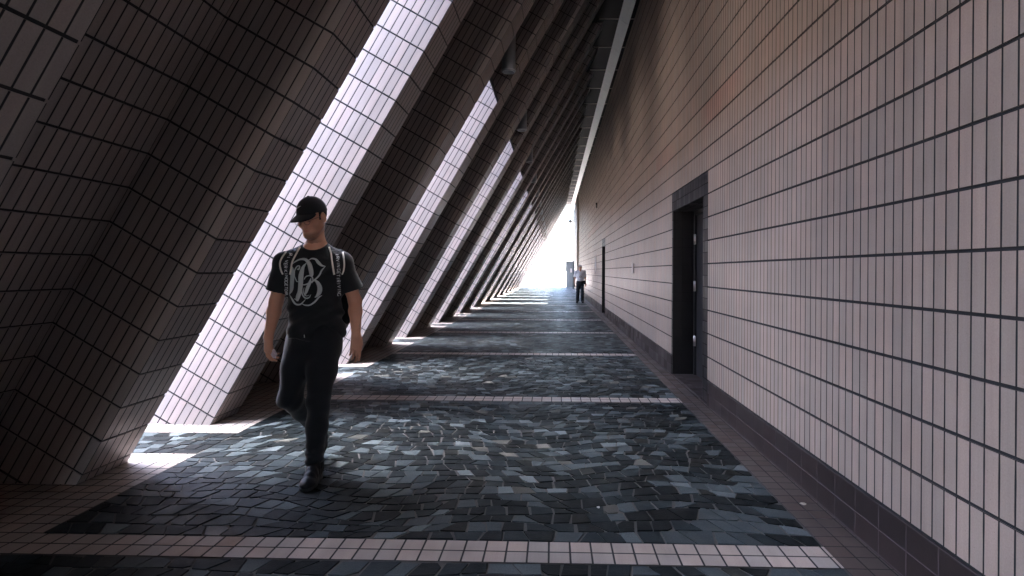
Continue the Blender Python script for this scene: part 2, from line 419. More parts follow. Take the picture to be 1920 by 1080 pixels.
# pendant lamps
def make_lamp():
    root = empty('pendant_downlight', (0, 0, 0)); r = .092
    b = MB(); b.tube((0, 0, 0), (0, 0, 1.2), r, n=28, cap=False); 
    N = 28
    for i in range(N):
        a0, a1 = 2*math.pi*i/N, 2*math.pi*(i+1)/N
        p = lambda a, q, z: (q*math.cos(a), q*math.sin(a), z)
        b.poly([p(a0, r, 0), p(a0, r*.84, -.004), p(a1, r*.84, -.004), p(a1, r, 0)], sm=True)
        b.poly([p(a0, r*.84, -.004), p(a0, r*.72, .05), p(a1, r*.72, .05), p(a1, r*.84, -.004)], sm=True)
    b.build('tube', m_lampm, root)
    b = MB()
    for i in range(N):
        a0, a1 = 2*math.pi*i/N, 2*math.pi*(i+1)/N
        b.poly([p(a0, r+.004, .012), p(a0, r*.83, -.008), p(a1, r*.83, -.008), p(a1, r+.004, .012)], sm=True)
    b.build('rim', m_rim_l, root)
    b = MB(); b.poly([(r*.72*math.cos(2*math.pi*i/N), r*.72*math.sin(2*math.pi*i/N), .045) for i in range(N)][::-1]); b.build('lens', m_glass, root)
    return root
lamp = make_lamp(); 
for i, k in enumerate(range(1, 14)):
    o = lamp if i == 0 else copy_tree(lamp)
    y = Y0+PER*k-.28
    o.location = (-.61, y, 3.94)
    tag(o, 'grey cylinder lamp hanging in the gap between piers, %s from the camera' % ORD[i], 'lamp', 'cylinder lamps hanging between the piers')

# ------------------------------------------------------------------ ceiling with pale strip and rods
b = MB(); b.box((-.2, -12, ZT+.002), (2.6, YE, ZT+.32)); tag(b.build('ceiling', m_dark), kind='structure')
root = empty('ceiling_trim', (1.4, 0, 6.8)); tag(root, 'pale grey metal strip with cross rods running along the top of the passage', 'trim')
sx, sz, swd = 1.395, 6.79, .242
for k in range(-3, 30):
    y = 13.6-1.521*6 + 1.521*k
    if y > YE-1.6: break
    b = MB(); ya, yb = y+.012, y+1.521-.012
    A = Vector((sx, 0, sz)); B = A+Vector((swd*ST, 0, -swd*CT)); N_ = Vector((CT, 0, ST))*.02
    q = [A, B, B+N_, A+N_]
    for i in range(4):
        p, r_ = q[i], q[(i+1) % 4]
        b.poly([(p.x, ya, p.z), (r_.x, ya, r_.z), (r_.x, yb, r_.z), (p.x, yb, p.z)][::-1])
    b.poly([(p.x, ya, p.z) for p in q]); b.poly([(p.x, yb, p.z) for p in q][::-1])
    o = b.build('panel', m_strip); o.parent = root; o.matrix_parent_inverse = Matrix.Translation((-1.4, 0, -6.8))
    b = MB(); b.tube((.97, y, sz+.012), (1.78, y, sz+.005), .011, n=8)
    o = b.build('rod', m_rod); o.parent = root; o.matrix_parent_inverse = Matrix.Translation((-1.4, 0, -6.8))

# ------------------------------------------------------------------ right wall
wall = empty('tiled_wall', (WX, 0, 0)); tag(wall, 'long tall wall of narrow upright brown-grey tiles along the right side', 'wall')
WI = Matrix.Translation((-WX, 0, 0))
def wb(b, name, mat, parent=wall, **k):
    o = b.build(name, mat, parent, **k); 
    if parent is wall: o.matrix_parent_inverse = WI
    return o
ZW = 6.05; YB, YWE = -12, 45.8
doors = [(5.394, 7.03), (16.1, 17.2), (40.6, 42.4)]
GH = .014
b = MB(); kk = 0
def wbox(b, y0, y1, z0, z1, x0=WX, x1=WX+.06):
    b.box((x0, y0, z0), (x1, y1, z1))
z = WZ0; k = 0
while z < ZW-.05:
    z0, z1 = z+GH/2, min(z+WPV-GH/2, ZW)
    spans = [(YB, YWE)]
    if z1 < WZ0+9*WPV+.01:
        spans = []; y = YB
        for a, d in doors: spans.append((y, a)); y = d
        spans.append((y, YWE))
    for a, d in spans: wbox(b, a, d, z0, z1)
    z += WPV; k += 1
wb(b, 'tile_cladding', m_wall)
b = MB(); y = YB
for a, d in doors: wbox(b, y, a, -.02, WZ0-GH/2, WX-.004); y = d
wbox(b, y, YWE, -.02, WZ0-GH/2, WX-.004)
wb(b, 'skirting', m_skirt)
# body of the wall behind the tiles
b = MB(); y = YB; DZ = WZ0+9*WPV
for a, d in doors: b.box((WX+.007, y, -.02), (WX+1, a, ZW-.01)); b.box((WX+.007, a, DZ-.005), (WX+1, d, ZW-.01)); y = d
b.box((WX+.007, y, -.02), (WX+1, YWE-.002, ZW-.01)); b.box((WX+.4, YB, ZW-.008), (WX+1, YWE, ZT))
wb(b, 'masonry', m_grout)
# thin metal drip line at the foot
# doors
def doorway(a, d, hinges=True):
    ji, jo, top = (.186, .055, DZ-WPV) if d-a > 1.3 else (.1, .05, DZ-WPV)
    s = MB(); x0 = WX+.0
    wbox(s, a+.004, d-.004, top, DZ-.006, x0+.002, WX+.34)                # header
    wbox(s, a+.004, a+ji, -.02, top-.001, x0+.002, WX+.34)                # near jamb
    wbox(s, d-jo, d-.004, -.02, top-.001, x0+.002, WX+.34)                # far jamb
    wb(s, 'door_surround', m_jamb)
    xd = WX+.29
    f = MB(); ya, yb = a+ji+.002, d-jo-.002
    for p, q, z0, z1 in ((ya, ya+.05, 0, top-.002), (yb-.05, yb, 0, top-.002), (ya+.05, yb-.05, top-.055, top-.002)):
        f.box((xd-.03, p, z0), (xd+.05, q, z1))
    fr = wb(f, 'door_frame', m_door)
    f = MB(); f.box((xd-.004, ya+.053, .01), (xd+.04, (ya+yb)/2-.002, top-.058)); f.box((xd-.004, (ya+yb)/2+.002, .01), (xd+.04, yb-.053, top-.058))
    dr = wb(f, 'door', m_door, bevel=.003)
    f = MB(); f.tube((xd-.05, (ya+yb)/2-.06, 1.0), (xd-.05, (ya+yb)/2-.06, 1.25), .009); f.tube((xd-.05, (ya+yb)/2-.06, 1.02), (xd, (ya+yb)/2-.06, 1.02), .007); f.tube((xd-.05, (ya+yb)/2-.06, 1.23), (xd, (ya+yb)/2-.06, 1.23), .007)
    h = f.build('handle', m_steel, dr)
    for zc in (.44, 1.12, 1.70):
        f = MB(); f.tube((xd-.038, yb-.075, zc-.065), (xd-.038, yb-.075, zc+.065), .011, n=10); f.box((xd-.034, yb-.12, zc-.06), (xd-.0305, yb-.03, zc+.06))
        f.build('hinge', m_steel, dr)
    f = MB(); f.box((WX+.004, a+ji, -.02), (WX+.33, d-jo, .012)); wb(f, 'threshold', m_skirt)
doorway(*doors[0]); doorway(*doors[1])
# far doorway with the open grey leaf
a, d = doors[2]
s = MB(); 
for p, q, z0, z1 in ((a, a+.08, 0, 2.14), (d-.08, d, 0, 2.14), (a+.08, d-.08, 2.06, 2.14)): s.box((WX-.03, p, z0), (WX+.2, q, z1))
s.box((WX+.004, a, 2.142), (WX+.3, d, DZ-.004))
m_far = plain('grey_blue_paint', (.15, .20, .23), .5, noise=.1)
wb(s, 'door_frame', m_far)
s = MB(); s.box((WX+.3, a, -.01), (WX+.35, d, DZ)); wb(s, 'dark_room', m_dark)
# leaf: hinged on the far jamb and standing out into the passage
leaf = empty('open_door', (WX-.02, d-.05, 0)); tag(leaf, 'open blue-grey door leaf with a white notice, at the far end of the wall', 'door')
s = MB(); s.box((-.98, 0, .02), (0, .045, 2.05)); lf = s.build('leaf', m_far, leaf, bevel=.003)
s = MB(); s.box((-.40, -.006, 1.20), (-.16, -.002, 1.52)); s.build('notice', plain('paper_white', (.8, .8, .8), .6), leaf)
s = MB(); s.tube((-.9, -.05, 1.0), (-.78, -.05, 1.0), .01); s.tube((-.9, -.05, 1.0), (-.9, 0, 1.0), .01); s.build('handle', m_steel, leaf)
leaf.rotation_euler.z = R(-58)
# pilaster step near the far end
b = MB(); b.box((WX-.085, 33.6, 0), (WX-.002, 36.0, ZW-.02)); wb(b, 'pilaster', m_wall)
# small fittings on the wall
m_white = plain('white_plastic', (.75, .75, .74), .4); m_black = plain('black_plastic', (.02, .02, .02), .45)
b = MB(); b.box((-.02, -.06, -.09), (0, .06, .09)); o = b.build('wall_plate', plain('pale_plate', (.55, .5, .48), .4), bevel=.003); o.location = (WX, 10.4, 1.36); tag(o, 'small pale cover plate on the right wall beyond the black doorway', 'plate')
b = MB(); b.box((-.03, -.05, 0), (0, .05, .62)); o = b.build('wall_trunking', m_white, bevel=.003); o.location = (WX, 19.6, 1.22); tag(o, 'short white vertical conduit box on the wall past the guard', 'conduit')
b = MB(); b.box((-.03, -.03, 0), (0, .03, .08)); b.box((-.05, -.02, .11), (0, .02, .18)); b.box((-.02, -.015, .08), (0, .015, .11)); o = b.build('wall_sensor', m_black, bevel=.004); o.location = (WX, 19.2, 3.5); tag(o, 'small black sensor high on the right wall', 'sensor')
# security camera hanging at the far end
cc = empty('security_camera', (1.30, 44.4, 5.3)); tag(cc, 'small dome camera on a bracket high at the far end of the wall', 'camera')
b = MB(); b.tube((.2, 0, .35), (0, 0, .35), .03); b.tube((0, 0, .35), (0, 0, .15), .03); b.build('bracket', m_lampm, cc)
b = MB()
for i in range(6):
    r0 = .16*math.sin(math.pi*i/6+.05); r1 = .16*math.sin(min(math.pi*(i+1)/6+.05, 3.1)); b.tube((0, 0, .16*math.cos(math.pi*i/6)), (0, 0, .16*math.cos(math.pi*(i+1)/6)), r0, r1, n=16, cap=False)
b.build('dome', m_lampm, cc)

# ------------------------------------------------------------------ the building slabs, unseen, added to shade the near gaps and dim the rear
b = MB(); b.box((-8.9, -14, 20), (-4.0, 21.2, 21)); b.box((2.6, -14, 7.2), (9, YE-3, 24)); b.box((-4.0, -14, 20), (2.6, -12, 21)); b.box((-3, -14.2, 3.6), (2.6, -12.05, 7.1)); b.box((.5, -14.2, 0), (2.6, -12.05, 3.6)); 
o = b.build('blocker', m_blocker); tag(o, 'unseen building overhanging the piers', 'blocker')
b = MB(); b.box((-34, -30, -.02), (-20, 62, 11)); o = b.build('sky_blocker', m_blocker); tag(o, 'unseen block added outside the piers to cut the low sky light', 'blocker')  # added out of view to keep low sky light off the floor
# ------------------------------------------------------------------ people: smooth distance-field bodies meshed with surface nets
def V3(*a): return np.array(a, dtype=float)
def capsule(P, a, b, ra, rb=None):
    rb = ra if rb is None else rb; a = np.asarray(a, float); b = np.asarray(b, float); d = b-a
    t = np.clip(((P-a)@d)/(d@d), 0, 1); return np.linalg.norm(P-a-t[:, None]*d, axis=1)-(ra+(rb-ra)*t)
def chain(P, pts, rs, k=.02):
    o = None
    for i in range(len(pts)-1):
        c = capsule(P, pts[i], pts[i+1], rs[i], rs[i+1]); o = c if o is None else smin(o, c, k)
    return o
def ell(P, c, r, M3=None):
    q = P-np.asarray(c, float)
    if M3 is not None: q = q@M3
    r = np.asarray(r, float); k0 = np.linalg.norm(q/r, axis=1); k1 = np.linalg.norm(q/(r*r), axis=1)+1e-9
    return k0*(k0-1)/k1
def ecyl(P, pts, rx, ry, side):
    """elliptic limb/torso: radius rx along `side`, ry across; pts stacked along z"""
    pts = np.array(pts, float); z = P[:, 2]; zs = pts[:, 2]; o = np.argsort(zs)
    zc = np.clip(z, zs.min(), zs.max())
    def sm(v): 
        return np.interp(zc, zs[o], np.asarray(v, float)[o])
    cx, cy_, a, b = sm(pts[:, 0]), sm(pts[:, 1]), sm(rx), sm(ry)
    s = np.asarray(side, float); f = V3(-s[1], s[0], 0)
    dx = P[:, 0]-cx; dy = P[:, 1]-cy_; u = dx*s[0]+dy*s[1]; v = dx*f[0]+dy*f[1]; w_ = z-zc
    q = np.sqrt((u/a)**2+(v/b)**2+(w_/np.minimum(a, b))**2); return (q-1)*np.minimum(a, b)*.95
def smin(a, b, k):
    h = np.clip(.5+.5*(b-a)/k, 0, 1); return b+(a-b)*h-k*h*(1-h)
def smax(a, b, k): return -smin(-a, -b, k)
def nets(name, fn, lo, hi, h, mat, parent=None, colfn=None, smooth=True):
    lo, hi = np.array(lo, float), np.array(hi, float); B = 6
    n = np.ceil((hi-lo)/(h*B)).astype(int)*B+1
    cg = [np.arange(0, n[i]+B, B) for i in range(3)]
    X = np.stack(np.meshgrid(*[lo[i]+cg[i]*h for i in range(3)], indexing='ij'), -1).reshape(-1, 3)
    f = fn(X).reshape([len(c) for c in cg])
    Fg = np.full(n, 1.0, np.float32); near = np.abs(f) < h*B*1.9
    # block b covers [b*B, b*B+B]
    nb = [len(c)-1 for c in cg]; blk = np.zeros(nb, bool)
    for dx in (0, 1):
        for dy in (0, 1):
            for dz in (0, 1): blk |= near[dx:dx+nb[0], dy:dy+nb[1], dz:dz+nb[2]]
    mask = np.repeat(np.repeat(np.repeat(blk, B, 0), B, 1), B, 2)[:n[0], :n[1], :n[2]]
    fi = np.repeat(np.repeat(np.repeat(f[:-1, :-1, :-1], B, 0), B, 1), B, 2)[:n[0], :n[1], :n[2]]
    Fg[:] = 1; Fg[fi < 0] = -1
    idx = np.argwhere(mask)
    for s in range(0, len(idx), 400000):
        q = idx[s:s+400000]; Fg[q[:, 0], q[:, 1], q[:, 2]] = fn(lo+q*h)
    ins = Fg < 0
    ins8 = [ins[a:a+n[0]-1, b:b+n[1]-1, c:c+n[2]-1] for a in (0, 1) for b in (0, 1) for c in (0, 1)]
    s8 = sum(x.astype(np.int8) for x in ins8); act = (s8 > 0) & (s8 < 8)
    cells = np.argwhere(act); vid = np.full(act.shape, -1, np.int32); vid[act] = np.arange(len(cells))
    acc = np.zeros((len(cells), 3)); cnt = np.zeros(len(cells))
    cor = [(a, b, c) for a in (0, 1) for b in (0, 1) for c in (0, 1)]
    val = {c: Fg[cells[:, 0]+c[0], cells[:, 1]+c[1], cells[:, 2]+c[2]] for c in cor}
    for i, a in enumerate(cor):
        for b in cor[i+1:]:
            if sum(abs(a[j]-b[j]) for j in range(3)) != 1: continue
            va, vb = val[a], val[b]; m = (va < 0) != (vb < 0); t = np.zeros(len(cells)); t[m] = va[m]/(va[m]-vb[m])
            A = np.array(a, float); Bv = np.array(b, float)
            acc[m] += A+(Bv-A)*t[m, None]; cnt[m] += 1
    V = lo+(cells+acc/cnt[:, None])*h
    faces = []
    for ax in range(3):
        a1, a2 = (ax+1) % 3, (ax+2) % 3
        sl0 = [slice(None)]*3; sl1 = [slice(None)]*3; sl0[ax] = slice(0, -1); sl1[ax] = slice(1, None)
        A = ins[tuple(sl0)]; Bq = ins[tuple(sl1)]; e = np.argwhere(A != Bq)
        e = e[(e[:, a1] > 0) & (e[:, a2] > 0) & (e[:, a1] < n[a1]-1) & (e[:, a2] < n[a2]-1)]
        fl = A[e[:, 0], e[:, 1], e[:, 2]]
        o = []
        for d1, d2 in ((-1, -1), (0, -1), (0, 0), (-1, 0)):
            q = e.copy(); q[:, a1] += d1; q[:, a2] += d2; o.append(vid[q[:, 0], q[:, 1], q[:, 2]])
        Fq = np.stack(o, 1); Fq[~fl] = Fq[~fl][:, ::-1]; faces.append(Fq)
    Fq = np.concatenate(faces); Fq = Fq[(Fq >= 0).all(1)]
    me = bpy.data.meshes.new(name); me.from_pydata(V.tolist(), [], Fq.tolist())
    if smooth: me.polygons.foreach_set('use_smooth', [True]*len(me.polygons))
    if colfn is not None:
        c = colfn(V); ca = me.color_attributes.new('Col', 'FLOAT_COLOR', 'POINT')
        ca.data.foreach_set('color', np.concatenate([c, np.ones((len(c), 1))], 1).ravel())
    me.materials.append(mat); me.update()
    o = bpy.data.objects.new(name, me); col.objects.link(o)
    if parent: o.parent = parent; o.matrix_parent_inverse = Matrix.Translation(-parent.location)
    return o
def attr_mat(name, rough, sub=0, fine=.06, scale=300, bump=.0004, spec=.4):
    k = NB(name); ca = k.n('ShaderNodeVertexColor', layer_name='Col').outputs[0]; tc = k.n('ShaderNodeTexCoord').outputs['Object']
    f = k.noise(tc, scale, 3, .6, (.3, .7, 1-fine, 1+fine)); s = k.n('ShaderNodeVectorMath', operation='SCALE'); k.l(ca, s.inputs[0]); k.l(f, s.inputs['Scale'])
    k.l(s.outputs[0], k.b.inputs['Base Color']); k.b.inputs['Roughness'].default_value = rough; k.b.inputs['Specular IOR Level'].default_value = spec
    b = k.n('ShaderNodeBump'); b.inputs['Distance'].default_value = bump; k.l(f, b.inputs['Height']); k.l(b.outputs[0], k.b.inputs['Normal'])
    if sub: k.b.inputs['Subsurface Weight'].default_value = sub; k.b.inputs['Subsurface Radius'].default_value = (.012, .005, .003); k.b.inputs['Subsurface Scale'].default_value = .5
    return k.m
def cloth_mat(name, c, rough=.85, bump=.0015, scale=35, noise=.12, sheen=.0):
    k = NB(name); tc = k.n('ShaderNodeTexCoord').outputs['Object']; a = k.noise(tc, scale, 4, .6); w_ = k.noise(tc, 900, 1, .5)
    f = k.math('MULTIPLY_ADD', a, 2*noise, 1-noise); s = k.n('ShaderNodeVectorMath', operation='SCALE'); s.inputs[0].default_value = c; k.l(f, s.inputs['Scale'])
    k.l(s.outputs[0], k.b.inputs['Base Color']); k.b.inputs['Roughness'].default_value = rough; k.b.inputs['Specular IOR Level'].default_value = .25
    b = k.n('ShaderNodeBump'); b.inputs['Distance'].default_value = bump; k.l(k.math('ADD', a, k.math('MULTIPLY', w_, .15)), b.inputs['Height']); k.l(b.outputs[0], k.b.inputs['Normal'])
    k.b.inputs['Sheen Weight'].default_value = sheen
    return k.m
m_skin = attr_mat('skin', .48, .08)
def head_frame(yaw, pitch, roll=0):
    """columns: side (the person's left), forward, up. yaw 0 faces the camera (-Y)"""
    f = Vector((-math.sin(yaw)*math.cos(pitch), -math.cos(yaw)*math.cos(pitch), -math.sin(pitch)))
    s = Vector((math.cos(yaw), -math.sin(yaw), 0)); u = s.cross(f)*1.0
    if u.z < 0: u = -u
    q = Matrix.Rotation(roll, 3, f); s = q@s; u = q@u
    return np.array([s, f, u]).T   # world = origin + M @ local
def head_sdf(P, o, M3, sc_=1.0, beardy=0):
    q = (P-o)@M3/sc_; x, y, z = q[:, 0], q[:, 1], q[:, 2]; ax = np.abs(x); Q = np.stack([ax, y, z], 1)
    d = ell(q, (0, -.018, .035), (.077, .096, .088))
    d = smin(d, ell(q, (0, .028, -.042), (.055, .062, .078)), .03)          # face block
    d = smin(d, ell(q, (0, .064, -.094), (.030, .028, .024)), .028)         # chin
    d = smin(d, capsule(Q, (.047, -.005, -.055), (.020, .062, -.092), .018, .017), .028)   # jaw line
    d = smin(d, ell(Q, (.038, .058, -.022), (.026, .026, .020)), .022)      # cheekbones
    d = smin(d, capsule(Q, (.012, .084, .028), (.045, .066, .026), .011, .010), .016)     # brow
    d = smax(d, -ell(Q, (.031, .094, .006), (.019, .017, .013)), .012)      # eye sockets
    d = smin(d, ell(Q, (.031, .071, .004), (.0145, .0145, .0135)), .004)    # lids
    d = smin(d, capsule(q, (0, .086, .016), (0, .104, -.024), .0075, .0105), .010)        # nose
    d = smin(d, ell(Q, (.0115, .094, -.027), (.0085, .010, .0075)), .006)
    d = smin(d, ell(q, (0, .083, -.056), (.024, .014, .0075)), .006)        # upper lip
    d = smin(d, ell(q, (0, .081, -.066), (.020, .014, .0075)), .006)
    d = smax(d, -capsule(Q, (0, .099, -.0608), (.022, .086, -.0602), .0022), .003)
    e = ell(q, (.080, -.012, -.002), (.011, .020, .032)); e2 = ell(q, (-.080, -.012, -.002), (.011, .020, .032))
    e = np.minimum(e, e2); e = smax(e, -ell(Q, (.092, -.004, .002), (.009, .011, .018)), .006)
    d = smin(d, e, .008)
    return d*sc_
def skin_col(P, o, M3, base, lip, sc_=1., stub=None):
    q = (P-o)@M3/sc_; x, y, z = np.abs(q[:, 0]), q[:, 1], q[:, 2]
    c = np.tile(np.array(base), (len(P), 1)).astype(float)
    def blend(w_, col_): 
        w_ = np.clip(w_, 0, 1)[:, None]; c[:] = c*(1-w_)+np.array(col_)*w_
    inh = (np.linalg.norm(q, axis=1) < .16)
    blend(inh*np.exp(-((z+.061)/.0085)**2-(x/.022)**4)*(y > .07)*.8, lip)
    blend(inh*np.exp(-((x-.04)/.02)**2-((z+.03)/.02)**2)*(y > .03)*.25, (base[0]*1.1, base[1]*.8, base[2]*.75))
    if stub: blend(inh*np.clip((-.068-z)/.02, 0, 1)*np.clip((y+.0)/.04, 0, 1)*stub, (.05, .035, .03)); blend(inh*np.exp(-((x-.058)/.012)**2)*np.exp(-((z+.06)/.03)**2)*(y > -.03)*stub*.7, (.05, .035, .03))
    blend(inh*np.exp(-((z-.028-.1*(x-.03)*(x < .03))/.0055)**2-((x-.032)/.018)**4)*(y > .05)*.85, (.03, .022, .02))    # brows
    blend(inh*np.exp(-((z+.003)/.0022)**2-((x-.031)/.014)**4)*(y > .06)*.85, (.02, .014, .012))                        # lash line
    return c
def hand_sdf(P, wr, dirv, palm, s=1.0, curl=(.35, .4, .5, .6), thumb_in=.3):
    """wr wrist point, dirv along the hand, palm = palm normal; thumb side = palm x dir; relaxed curled fingers"""
    d = Vector(dirv).normalized(); n = Vector(palm); n = (n-d*n.dot(d)).normalized(); t = n.cross(d) if s > 0 else d.cross(n)
    w0 = Vector(wr); pt_ = lambda a, b, c: np.array(w0+d*a+t*b+n*c)
    # palm block
    o = ell(P, pt_(.045, .0, .0), (1, 1, 1)) if False else None
    pal = None
    for k_, off in enumerate((.026, .009, -.009, -.025)):
        c = capsule(P, pt_(.008, off*.55, 0), pt_((.086, .09, .086, .078)[k_], off, 0), .0155, .0115); pal = c if pal is None else smin(pal, c, .014)
    pal = smin(pal, capsule(P, pt_(.01, .016, .006), pt_(.045, .034, .010), .014, .011), .014)
    res = pal
    L = ((.040, .025, .02), (.044, .029, .021), (.041, .026, .02), (.032, .02, .017))
    for k_, off in enumerate((.027, .009, -.0095, -.027)):
        a0 = Vector(pt_((.086, .09, .086, .078)[k_], off, 0)); ang = 0; rr = (.0088, .0090, .0086, .0076)[k_]; fing = None
        for j, l_ in enumerate(L[k_]):
            ang += curl[k_]*(.8, 1.0, .7)[j]; dd = d*math.cos(ang)+n*math.sin(ang)+t*off*.6*(1-j*.4); dd.normalize(); b0 = a0+dd*l_
            c = capsule(P, a0, b0, rr*(1-.08*j), rr*(.93-.09*j)); fing = c if fing is None else smin(fing, c, .003); a0 = b0
        res = smin(res, fing, .004)
    a0 = Vector(pt_(.030, .030, .010)); d1 = (d*.75+t*.5*(1-thumb_in)+n*(.25+thumb_in*.6)).normalized(); b0 = a0+d1*.036; d2 = (d*.92+n*.3*(1+thumb_in)-t*.05).normalized(); c0 = b0+d2*.028
    th = smin(capsule(P, a0, b0, .0125, .0102), capsule(P, b0, c0, .0100, .0082), .004)
    return smin(res, th, .008)
def ribbons(name, strokes, surf, origin, right, upv, fwd, mat, parent, lift=.0015, thick=.001, seg=.006):
    """flat printed or sewn strokes laid on a surface: 2-D polylines (u, v, width) cast on `surf` along -fwd"""
    from mathutils.bvhtree import BVHTree
    me_ = surf.data; bvh = BVHTree.FromPolygons([tuple(v.co) for v in me_.vertices], [tuple(p.vertices) for p in me_.polygons])
    right, upv, fwd, origin = Vector(right), Vector(upv), Vector(fwd), Vector(origin)
    mb = MB()
    def cast(u, v):
        p0 = origin+right*u+upv*v+fwd*.35; h_ = bvh.ray_cast(p0, -fwd, .7)
        if h_[0] is None: return None
        return h_[0]+fwd*lift
    for st in strokes:
        pts = []
        for i in range(len(st)-1):
            (x0, y0_, w0), (x1, y1_, w1) = st[i], st[i+1]; L = math.hypot(x1-x0, y1_-y0_); m = max(1, int(L/seg))
            for j in range(m): t = j/m; pts.append((x0+(x1-x0)*t, y0_+(y1_-y0_)*t, w0+(w1-w0)*t))
        pts.append(st[-1]); rows = []
        for i, (x, y, w_) in enumerate(pts):
            a = pts[max(0, i-1)]; b = pts[min(len(pts)-1, i+1)]; tx, ty = b[0]-a[0], b[1]-a[1]; L = math.hypot(tx, ty) or 1; nx, ny = -ty/L, tx/L
            m = max(1, int(w_/.008)); rows.append([cast(x+nx*w_*(k/ 2-.5), y+ny*w_*(k/2-.5)) for k in range(3)])
        for r0, r1 in zip(rows, rows[1:]):
            for k in range(2):
                q = [r0[k], r0[k+1], r1[k+1], r1[k]]
                if all(v is not None for v in q) and max((q[i]-q[(i+2) % 4]).length for i in range(2)) < .06: mb.poly(q, sm=True)
    if not mb.f: return None
    o = mb.build(name, mat, parent)
    if parent: o.matrix_parent_inverse = Matrix.Translation(-parent.location)
    if thick: m = o.modifiers.new('solid', 'SOLIDIFY'); m.thickness = thick; m.offset = 1
    return o
def smooth_line(pts, n=8):
    """Catmull-Rom through (x, y, w)"""
    P = [pts[0]]+list(pts)+[pts[-1]]; out = []
    for i in range(1, len(P)-2):
        for j in range(n):
            t = j/n; out.append(tuple(.5*((2*P[i][k])+(-P[i-1][k]+P[i+1][k])*t+(2*P[i-1][k]-5*P[i][k]+4*P[i+1][k]-P[i+2][k])*t*t+(-P[i-1][k]+3*P[i][k]-3*P[i+1][k]+P[i+2][k])*t**3) for k in range(3)))
    out.append(tuple(pts[-1])); return out

# ---------------- the man in the cap
man = empty('person', (-1.50, 3.45, 0))
tag(man, 'man in black cap, glasses and black monogram T-shirt walking towards the camera', 'person')
Hn = V3(-1.523, 3.43, 1.627); HM = head_frame(R(13), R(19), R(3)); HS = .98
sR, eR, wR = V3(-1.702, 3.437, 1.348), V3(-1.765, 3.455, 1.10), V3(-1.772, 3.375, .888)   # his right (photo left)
sL, eL, wL = V3(-1.372, 3.532, 1.353), V3(-1.300, 3.57, 1.10), V3(-1.258, 3.475, .885)
hipR, kR, aR = V3(-1.622, 3.52, .86), V3(-1.652, 3.40, .50), V3(-1.618, 3.76, .20)
hipL, kL, aL = V3(-1.455, 3.47, .86), V3(-1.468, 3.40, .48), V3(-1.482, 3.37, .095)
SD = V3(.962, .27, 0); SD /= np.linalg.norm(SD)
torso = [(-1.525, 3.50, .84), (-1.525, 3.495, .98), (-1.525, 3.48, 1.12), (-1.525, 3.475, 1.27), (-1.525, 3.485, 1.37), (-1.525, 3.50, 1.43)]
def body_sdf(P, arms=True):
    d = ecyl(P, torso, (.150, .136, .138, .150, .132, .075), (.100, .092, .098, .102, .086, .06), SD)
    d = smin(d, capsule(P, sR, sL, .056, .056), .05); nb_ = V3(-1.522, 3.49, 1.435)
    d = smin(d, smin(capsule(P, nb_, sR, .055, .050), capsule(P, nb_, sL, .055, .050), .03), .03)
    d = smin(d, chain(P, [V3(-1.525, 3.505, 1.40), V3(-1.520, 3.485, 1.50), Hn+HM@V3(0, -.032, -.03)], [.058, .047, .050], .02), .035)
    d = smin(d, chain(P, [sR, (sR+eR)/2, eR, eR*.7+wR*.3, wR], [.053, .047, .040, .041, .0265], .02), .03)
    d = smin(d, chain(P, [sL, (sL+eL)/2, eL, eL*.7+wL*.3, wL], [.053, .047, .040, .041, .0265], .02), .03)
    d = smin(d, chain(P, [hipR, kR, kR*.65+aR*.35, aR], [.078, .046, .044, .031], .03), .03)
    d = smin(d, chain(P, [hipL, kL, kL*.65+aL*.35, aL], [.078, .046, .044, .031], .03), .03)
    d = smin(d, capsule(P, aR, V3(-1.60, 3.68, .05), .030, .022), .02)
    d = smin(d, capsule(P, aL, V3(-1.458, 3.27, .035), .030, .024), .02)
    d = smin(d, hand_sdf(P, wR, (.05, -.06, -1), (.42, .88, -.1), 1, (.4, .5, .6, .68), .55), .016)
    d = smin(d, hand_sdf(P, wL, (.0, -.06, -1), (-.55, .8, -.1), -1, (.28, .34, .42, .5), .4), .016)
    return smin(d, head_sdf(P, Hn, HM, HS), .018)
SK, LP = (.60, .31, .205), (.46, .16, .13)
nets('body', body_sdf, (-1.95, 3.1, -.01), (-1.10, 3.95, 1.80), .0042, m_skin, man, lambda V_: skin_col(V_, Hn, HM, SK, LP, HS, .55))
def fold(P, a, amp, fx, fy, fz, ph=0): return amp*np.sin(P[:, 0]*fx+P[:, 1]*fy+P[:, 2]*fz+ph+1.3*np.sin(P[:, 2]*17+P[:, 0]*9))
